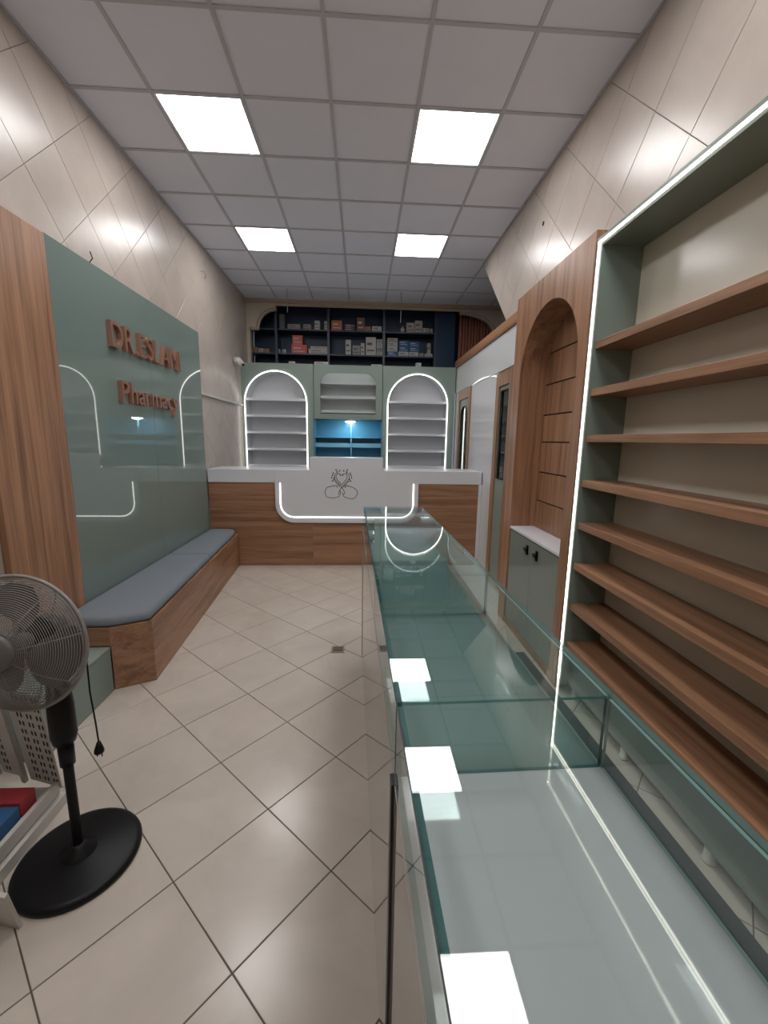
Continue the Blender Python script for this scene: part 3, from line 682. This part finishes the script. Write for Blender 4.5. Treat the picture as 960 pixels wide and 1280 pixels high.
tag(MB().lathe([(0.001, 0.004), (0.016, 0.004), (0.02, 0.0)], (XR - 0.0062, 0.62, 3.52), (-1, 0, 0), 10).build('wall_plug', M['hole']), 'dark fixing hole in the tiled wall above the arched niche', 'hole')

# ------------------------------------------------------------------ arched niche unit on the right
AX, BX = 1.545, 1.788
AY0, AY1, AT = -0.79, 0.42, 2.83
t = thing('arched_niche_unit', 'tall walnut unit with a dark arched niche over a sage cupboard', 'cabinet', (1.67, -0.18, 0))
h0, h1 = -0.69, 0.255; hc = (h0 + h1) / 2; hr = (h1 - h0) / 2; hs = 2.155
hole = [(h0, 0.0)] + arc(hc, hs, hr, PI, 0, 32) + [(h1, 0.0)]
MB().prism([(AY0, 0.0), (AY0, AT), (AY1, AT), (AY1, 0.0)] + hole[::-1], YZ, AX, AX + 0.022).build('front', M['wood_v'], t)
b = MB(); b.box(AX + 0.022, BX, AY0, AY0 + 0.02, 0, AT); b.box(AX + 0.022, BX, AY1 - 0.02, AY1, 0, AT); b.box(AX + 0.022, BX, AY0 + 0.02, AY1 - 0.02, AT - 0.02, AT)
b.build('carcass', M['wood_v'], t)
lo_ = [(h0, 0.90)] + arc(hc, hs, hr, PI, 0, 32) + [(h1, 0.90)]
li_ = [(hc + (a - hc) * 1.03, b if b <= hs else hs + (b - hs) * 1.03) for a, b in lo_]
MB().prism(lo_ + li_[::-1], YZ, AX + 0.0221, BX - 0.0225).build('niche_lining', M['wood_v'], t)
zs = [0.90, 1.14, 1.388, 1.643, 1.865, 2.112, 2.36, AT - 0.02]
box('backing', M['hole'], BX - 0.010, BX, h0, h1, 0.90, AT - 0.02, t)
for a, b_ in zip(zs[:-1], zs[1:]): box('plank', M['wood_v'], BX - 0.022, BX - 0.010, h0, h1, a + 0.005, b_ - 0.005, t, 0.002)
box('worktop', M['white'], AX + 0.004, BX - 0.023, h0 + 0.001, h1 - 0.001, 0.885, 0.905, t, 0.002)
box('cupboard_body', M['sage'], AX + 0.03, BX - 0.01, h0 + 0.001, h1 - 0.001, 0.06, 0.884, t)
dm = (h0 + h1) / 2
for a, b_, hy in ((h0 + 0.003, dm - 0.0015, dm - 0.09), (dm + 0.0015, h1 - 0.003, dm + 0.09)):
    dr = box('door', M['sage_gloss'], AX + 0.010, AX + 0.029, a, b_, 0.065, 0.875, t, 0.0015)
    hm = MB().box(AX - 0.004, AX + 0.010, hy - 0.035, hy + 0.035, 0.775, 0.80).box(AX - 0.004, AX + 0.010, hy - 0.035, hy - 0.012, 0.755, 0.83)
    hm.build('handle', M['black'], dr)
box('toe_kick', M['wood_y'], AX + 0.006, AX + 0.03, h0 + 0.001, h1 - 0.001, 0.0, 0.06, t)

# ------------------------------------------------------------------ big shelf unit on the right
SX, SB, Y1, Y0, ST = 1.545, 1.795, -0.80, -3.35, 2.775
t = thing('display_shelving', 'tall sage shelving with walnut shelves and a lit edge', 'shelf', (1.67, -2.1, 0))
box('side_panel', M['sage'], SX, SB, Y1 - 0.06, Y1 - 0.002, 0.07, ST, t, 0.002)
box('side_panel', M['sage'], SX, SB, Y0, Y0 + 0.06, 0.07, ST, t, 0.002)
box('top_panel', M['sage_dark'], SX, SB, Y0 + 0.06, Y1 - 0.06, ST - 0.055, ST, t, 0.002)
box('back_board', M['cream'], SB - 0.012, SB - 0.001, Y0 + 0.06, Y1 - 0.06, 0.10, ST - 0.055, t)
zsh = (2.185, 1.922, 1.66, 1.392, 1.132, 0.872, 0.605, 0.345)
for z in zsh:
    box('shelf', M['wood_y'], SX + 0.012, SB - 0.013, Y0 + 0.062, Y1 - 0.064, z - 0.012, z + 0.03, t, 0.002)
box('toe_panel', M['teal'], 1.60, 1.618, Y0 + 0.061, Y1 - 0.061, 0.07, 0.332, t)
box('base_board', M['sage_dark'], 1.618, SB - 0.013, Y0 + 0.061, Y1 - 0.061, 0.07, 0.09, t)
MB().box(SX - 0.004, SX + 0.008, Y1 - 0.040, Y1 - 0.024, 0.10, ST - 0.024).box(SX - 0.004, SX + 0.008, Y0 + 0.02, Y1 - 0.024, ST - 0.036, ST - 0.024).build('led_strip', M['led_warm'], t)
for y in (-0.91, -1.43, -1.98, -2.55, -3.1):
    MB().lathe([(0.001, 0.075), (0.022, 0.075), (0.022, 0.012), (0.026, 0.01), (0.026, 0.0), (0.001, 0.0)], (1.625, y, 0.0), seg=16).build('foot', M['white_metal'], t)

# ------------------------------------------------------------------ glass showcase
rot = Matrix.Translation((0.293, -2.7, 0)) @ Matrix.Rotation(math.radians(1.37), 4, 'Z')   # local x across from the aisle side, y along
t = thing('glass_showcase', 'long glass counter showcase between the aisle and the lit shelves', 'showcase', (0.50, -2.3, 0), math.radians(1.37))
WD = 0.412; FE = 2.36; NE = -1.45; D1, D2 = 0.80, 0.075; ZB, ZT = 1.02, 1.18
def sbox(name, m, x0, x1, y0, y1, z0, z1, bev=0.0, parent=t): return box(name, m, x0, x1, y0, y1, z0, z1, parent, bev, rot)
GE = [M['glass_top'], M['glass_edge'], M['glass_joint']]
def slab(name, x0, x1, y0, y1, z0, z1):
    mb = MB(rot)
    v = [(x0, y0, z0), (x1, y0, z0), (x1, y1, z0), (x0, y1, z0), (x0, y0, z1), (x1, y0, z1), (x1, y1, z1), (x0, y1, z1)]
    mb.add(v, [(3, 2, 1, 0), (4, 5, 6, 7)], 0); mb.add(v, [(0, 1, 5, 4), (2, 3, 7, 6)], 0); mb.add(v, [(1, 2, 6, 5)], 2); mb.add(v, [(3, 0, 4, 7)], 1)
    return mb.build(name, GE, t)
slab('top_glass', 0, WD, D1 + 0.001, FE - 0.10, ZT - 0.012, ZT)
slab('top_glass', 0, WD, D2 + 0.001, D1 - 0.001, ZT - 0.012, ZT)
slab('top_glass', 0, WD, NE, D2 - 0.001, ZT - 0.012, ZT)
def sheet(name, edge, x0, x1, y0, y1, z0, z1):
    """upright glass sheet: clear faces, green cut edges"""
    mb = MB(rot); v = [(x0, y0, z0), (x1, y0, z0), (x1, y1, z0), (x0, y1, z0), (x0, y0, z1), (x1, y0, z1), (x1, y1, z1), (x0, y1, z1)]
    xf = [(1, 2, 6, 5), (3, 0, 4, 7)]; yf = [(0, 1, 5, 4), (2, 3, 7, 6)]; zf = [(3, 2, 1, 0), (4, 5, 6, 7)]
    thin_x = x1 - x0 < y1 - y0
    mb.add(v, xf if thin_x else yf, 0); mb.add(v, zf + (yf if thin_x else xf), 1)
    return mb.build(name, [M['glass'], M[edge]], t)
for a, b_ in ((D1 + 0.006, FE - 0.11), (D2 + 0.006, D1 - 0.006), (NE, D2 - 0.006)):
    sheet('side_glass', 'glass_edge', 0.001, 0.012, a, b_, ZB, ZT - 0.0125)
    sheet('side_glass', 'glass_joint', WD - 0.008, WD - 0.002, a, b_, ZB, ZT - 0.0125)
for y in (D1, D2): sheet('divider', 'glass_edge', 0.0125, WD - 0.009, y - 0.004, y + 0.004, ZB, ZT - 0.0125)
sbox('end_glass', M['glass'], 0.0125, WD - 0.009, FE - 0.116, FE - 0.11, ZB, ZT - 0.0125)
sbox('base', M['teal'], 0.001, WD - 0.001, D2, FE, ZB - 0.02, ZB - 0.0005, 0.001)
sbox('base', M['pale'], 0.001, WD - 0.001, NE, D2 - 0.001, ZB - 0.02, ZB - 0.0005, 0.001)
sbox('side_panel', M['case_side'], 0.0, 0.016, D2 + 0.03, FE - 0.012, 0.0, ZB - 0.0205, 0.001)
sbox('side_panel', M['case_side'], 0.0, 0.016, NE, D2 - 0.002, 0.0, ZB - 0.0205, 0.001)
sbox('back_panel', M['case_side'], WD - 0.018, WD - 0.002, NE, FE - 0.012, 0.0, ZB - 0.0205, 0.001)
sbox('end_panel', M['case_side'], 0.017, WD - 0.019, FE - 0.03, FE - 0.012, 0.0, ZB - 0.0205, 0.001)
sbox('corner_post', M['chrome'], -0.004, 0.010, FE - 0.012, FE + 0.004, 0.0, ZB - 0.002, 0.001)
sbox('upright', M['black_metal'], -0.006, 0.010, D2 - 0.0015, D2 + 0.028, 0.0, ZB - 0.0205, 0.001)
sbox('edge_strip', M['granite'], WD, WD + 0.026, NE, 0.52, ZB - 0.03, ZB - 0.0005, 0.001)

# ------------------------------------------------------------------ floor drain
t = thing('floor_drain', 'small square metal drain grate in the tiled floor', 'drain', (0.047, -0.24, 0))
f = MB(); c0 = (0.047, -0.24); hw = 0.052
for q in ((-hw, hw, -hw, -hw + 0.012), (-hw, hw, hw - 0.012, hw), (-hw, -hw + 0.012, -hw + 0.012, hw - 0.012), (hw - 0.012, hw, -hw + 0.012, hw - 0.012)): f.box(c0[0] + q[0], c0[0] + q[1], c0[1] + q[2], c0[1] + q[3], 0.0002, 0.003)
f.build('frame', M['steel'], t)
g = MB().box(c0[0] - 0.04, c0[0] + 0.04, c0[1] - 0.04, c0[1] + 0.04, 0.0002, 0.0008).build('pan', M['hole'], t)
g = MB()
for q in range(5): g.box(c0[0] - 0.04, c0[0] + 0.04, c0[1] - 0.038 + q * 0.0165, c0[1] - 0.030 + q * 0.0165, 0.001, 0.0026)
g.build('grate', M['steel'], t)

# ------------------------------------------------------------------ pedestal fan
px, py = -0.872, -1.872
t = thing('pedestal_fan', 'dark grey pedestal fan on a round black base', 'fan', (px, py, 0))
MB().lathe([(0.001, 0.0), (0.205, 0.0), (0.212, 0.004), (0.213, 0.014), (0.208, 0.024), (0.19, 0.032), (0.06, 0.04), (0.05, 0.043)], (px, py, 0), seg=56).build('base', M['black'], t)
MB().lathe([(0.062, 0.038), (0.058, 0.048), (0.03, 0.06), (0.026, 0.075), (0.001, 0.075)], (px, py, 0), seg=28).build('base_collar', M['black'], t)
MB().lathe([(0.017, 0.06), (0.017, 0.52)], (px, py, 0), seg=20).build('pole', M['black'], t)
MB().lathe([(0.018, 0.42), (0.025, 0.425), (0.026, 0.50), (0.02, 0.51), (0.02, 0.515), (0.036, 0.52), (0.043, 0.55), (0.042, 0.67), (0.034, 0.77), (0.028, 0.80), (0.001, 0.80)], (px, py, 0), seg=24).build('height_collar', M['black'], t)
fd = Vector((-0.06, -0.99, 0.10)).normalized()
hc_ = Vector((-0.922, -1.95, 0.95)); RR = 0.232
fu = (Vector((0, 0, 1)) - fd * fd.z).normalized(); fr_ = fd.cross(fu)
pt_ = lambda r, a, h: hc_ + fd * h + (fu * math.cos(a) + fr_ * math.sin(a)) * r
dome = lambda r, s_: s_ * 0.085 * (1 - (r / RR) ** 2.6)
for nm, s_, cnt in (('front_grille', 1, 30), ('rear_grille', -1, 26)):
    g = MB()
    for i in range(cnt):
        r = 0.055 + (RR - 0.008 - 0.055) * i / (cnt - 1)
        g.tube([pt_(r, 2 * PI * k / 48, dome(r, s_)) for k in range(48)], 0.0016, 4, closed=True)
    for q in range(8):
        a = 2 * PI * q / 8 + 0.2
        g.tube([pt_(0.04 + (RR - 0.04) * k / 8, a, dome(0.04 + (RR - 0.04) * k / 8, s_) - s_ * 0.002) for k in range(9)], 0.0022, 4)
    g.build(nm, M['grille'], t)
MB().tube([pt_(RR, 2 * PI * k / 64, 0) for k in range(64)], 0.006, 8, closed=True).build('rim', M['grille'], t)
MB().lathe([(0.062, 0.076), (0.061, 0.090), (0.055, 0.096), (0.001, 0.099)], hc_, fd, 28).build('hub_cap', M['fan_grey'], t)
for q in range(3):
    vs = []; nr, na = 7, 6
    for i in range(nr):
        r = 0.04 + 0.165 * i / (nr - 1); wd = 0.55 + 0.45 * math.sin(PI * (i / (nr - 1)) * 0.8 + 0.3)
        for k in range(na):
            f_ = k / (na - 1) - 0.5
            vs.append(pt_(r, 2 * PI * q / 3 + f_ * 1.45 * wd + 0.25 * i / nr, -0.02 - 0.05 * f_))
    vs2 = [v - fd * 0.003 for v in vs]; o_ = len(vs)
    fs = [(i * na + k, i * na + k + 1, (i + 1) * na + k + 1, (i + 1) * na + k) for i in range(nr - 1) for k in range(na - 1)]
    MB().add(vs + vs2, fs + [tuple(o_ + x for x in f_[::-1]) for f_ in fs], 0, True).build('blade', M['fan_blade'], t)
MB().lathe([(0.001, 0.0), (0.03, 0.0), (0.035, -0.02), (0.03, -0.05)], hc_ + fd * 0.02, fd, 20).build('spinner', M['fan_grey'], t)
MB().lathe([(0.001, -0.055), (0.06, -0.06), (0.066, -0.09), (0.06, -0.15), (0.045, -0.17), (0.001, -0.175)], hc_, fd, 24).build('motor_housing', M['black'], t)
MB().tube([(px, py, 0.78), (px + 0.01, py + 0.01, 0.86), hc_ - fd * 0.12 - fu * 0.04], [0.028, 0.03, 0.035], 12).build('neck', M['black'], t)
cd = MB().tube([hc_ - fd * 0.15, hc_ - fd * 0.17 + Vector((0.06, 0.0, -0.05)), (-0.83, -1.77, 0.80), (-0.825, -1.78, 0.66), (-0.81, -1.79, 0.53), (-0.80, -1.80, 0.455)], 0.0032, 8).build('power_cord', M['black'], t)
MB().lathe([(0.001, 0.0), (0.007, 0.0), (0.017, -0.032), (0.018, -0.045), (0.001, -0.046)], (-0.80, -1.80, 0.457), (0.05, 0, 1), 12).tube([(-0.811, -1.80, 0.412), (-0.811, -1.80, 0.393)], 0.0022, 6).tube([(-0.793, -1.80, 0.412), (-0.793, -1.80, 0.393)], 0.0022, 6).build('plug', M['black'], cd)

# ------------------------------------------------------------------ white gondola rack in the near corner
t = thing('gondola_rack', 'low white metal shop rack with slotted panels behind the fan', 'shelf', (-1.3, -1.85, 0))
lean = Vector((0.17, -0.31, 0.935)); 
def lean_panel(a, b, L, th, name, m, par, holes=None):
    a, b = Vector(a), Vector(b); u = (b - a); nrm = u.cross(lean).normalized() * th
    v = [a, b, b + lean * L, a + lean * L]; v += [q + nrm for q in v]
    return MB().add(v, [(0, 1, 2, 3), (7, 6, 5, 4), (0, 4, 5, 1), (1, 5, 6, 2), (2, 6, 7, 3), (3, 7, 4, 0)]).build(name, m, par)
A, B = Vector((-1.60, -1.45, 0.08)), Vector((-1.11, -1.605, 0.08)); u = (B - A)
for s0, s1, sl in ((0.0, 0.27, 3), (0.31, 0.58, 3), (0.64, 1.0, 4)):
    pn = lean_panel(A + u * s0, A + u * s1, 0.62, 0.004, 'slotted_panel', M['white_metal'], t)
    hl = MB(); nrm = u.cross(lean).normalized(); ud = u.normalized()
    for r_ in range(11):
        for q in range(sl - 1):
            for e_ in (0, 0.019):
                p = A + u * (s0 + (s1 - s0) * (0.22 + 0.56 * q / max(1, sl - 2))) + ud * e_ + lean * (0.03 + r_ * 0.054)
                for sgn in (-1,):
                    w0 = [p, p + ud * 0.009, p + ud * 0.009 + lean * 0.028, p + lean * 0.028]
                    hl.add([x + nrm * -0.0006 for x in w0] + [x + nrm * 0.0046 for x in w0], [(0, 1, 2, 3), (7, 6, 5, 4), (0, 4, 5, 1), (1, 5, 6, 2), (2, 6, 7, 3), (3, 7, 4, 0)])
    tag(hl.build('slots', M['hole'], pn), kind='stuff')
for s0 in (0.285, 0.60): 
    lean_panel(A + u * (s0 - 0.012) + Vector((0, -0.012, 0)), A + u * (s0 + 0.03) + Vector((0, -0.012, 0)), 0.62, 0.016, 'post', M['white_metal'], t)
box('deck', M['white_metal'], -1.62, -1.137, -2.06, -1.625, 0.085, 0.10, t, 0.002)
box('lip', M['white_metal'], -1.137, -1.117, -2.06, -1.615, 0.06, 0.118, t, 0.002)
box('kick_plate', M['white_metal'], -1.15, -1.10, -2.05, -1.60, 0.0, 0.05, t, 0.001)
lean_panel((-1.40, -2.00, 0.0), (-0.915, -2.098, 0.0), 0.24, 0.012, 'end_plate', M['white_metal'], t)
box('loose_plate', M['white_metal'], -1.5, -0.965, -2.6, -2.13, 0.0, 0.018, t, 0.002)
for y0, y1, c, lab, zz in ((-2.0, -1.893, 'blue', 'blue box on the white rack deck, further from the slotted panel', 0.06), (-1.889, -1.785, 'blue', 'blue box on the white rack deck, between the other blue box and the red one', 0.06), (-1.78, -1.70, 'red', 'red box on the white rack deck against the slotted panel', 0.07)):
    k_ = thing('carton', lab, 'box', (-1.27, (y0 + y1) / 2, 0.1005), 0, 'boxes on the white rack')
    box('body', BC[c], -1.40, -1.15, y0, y1, 0.1005, 0.1005 + zz, k_, 0.002)
    box('print', BC['lblue'], -1.36, -1.28, y0 + 0.02, y1 - 0.02, 0.1005 + zz, 0.1005 + zz + 0.0008, k_)
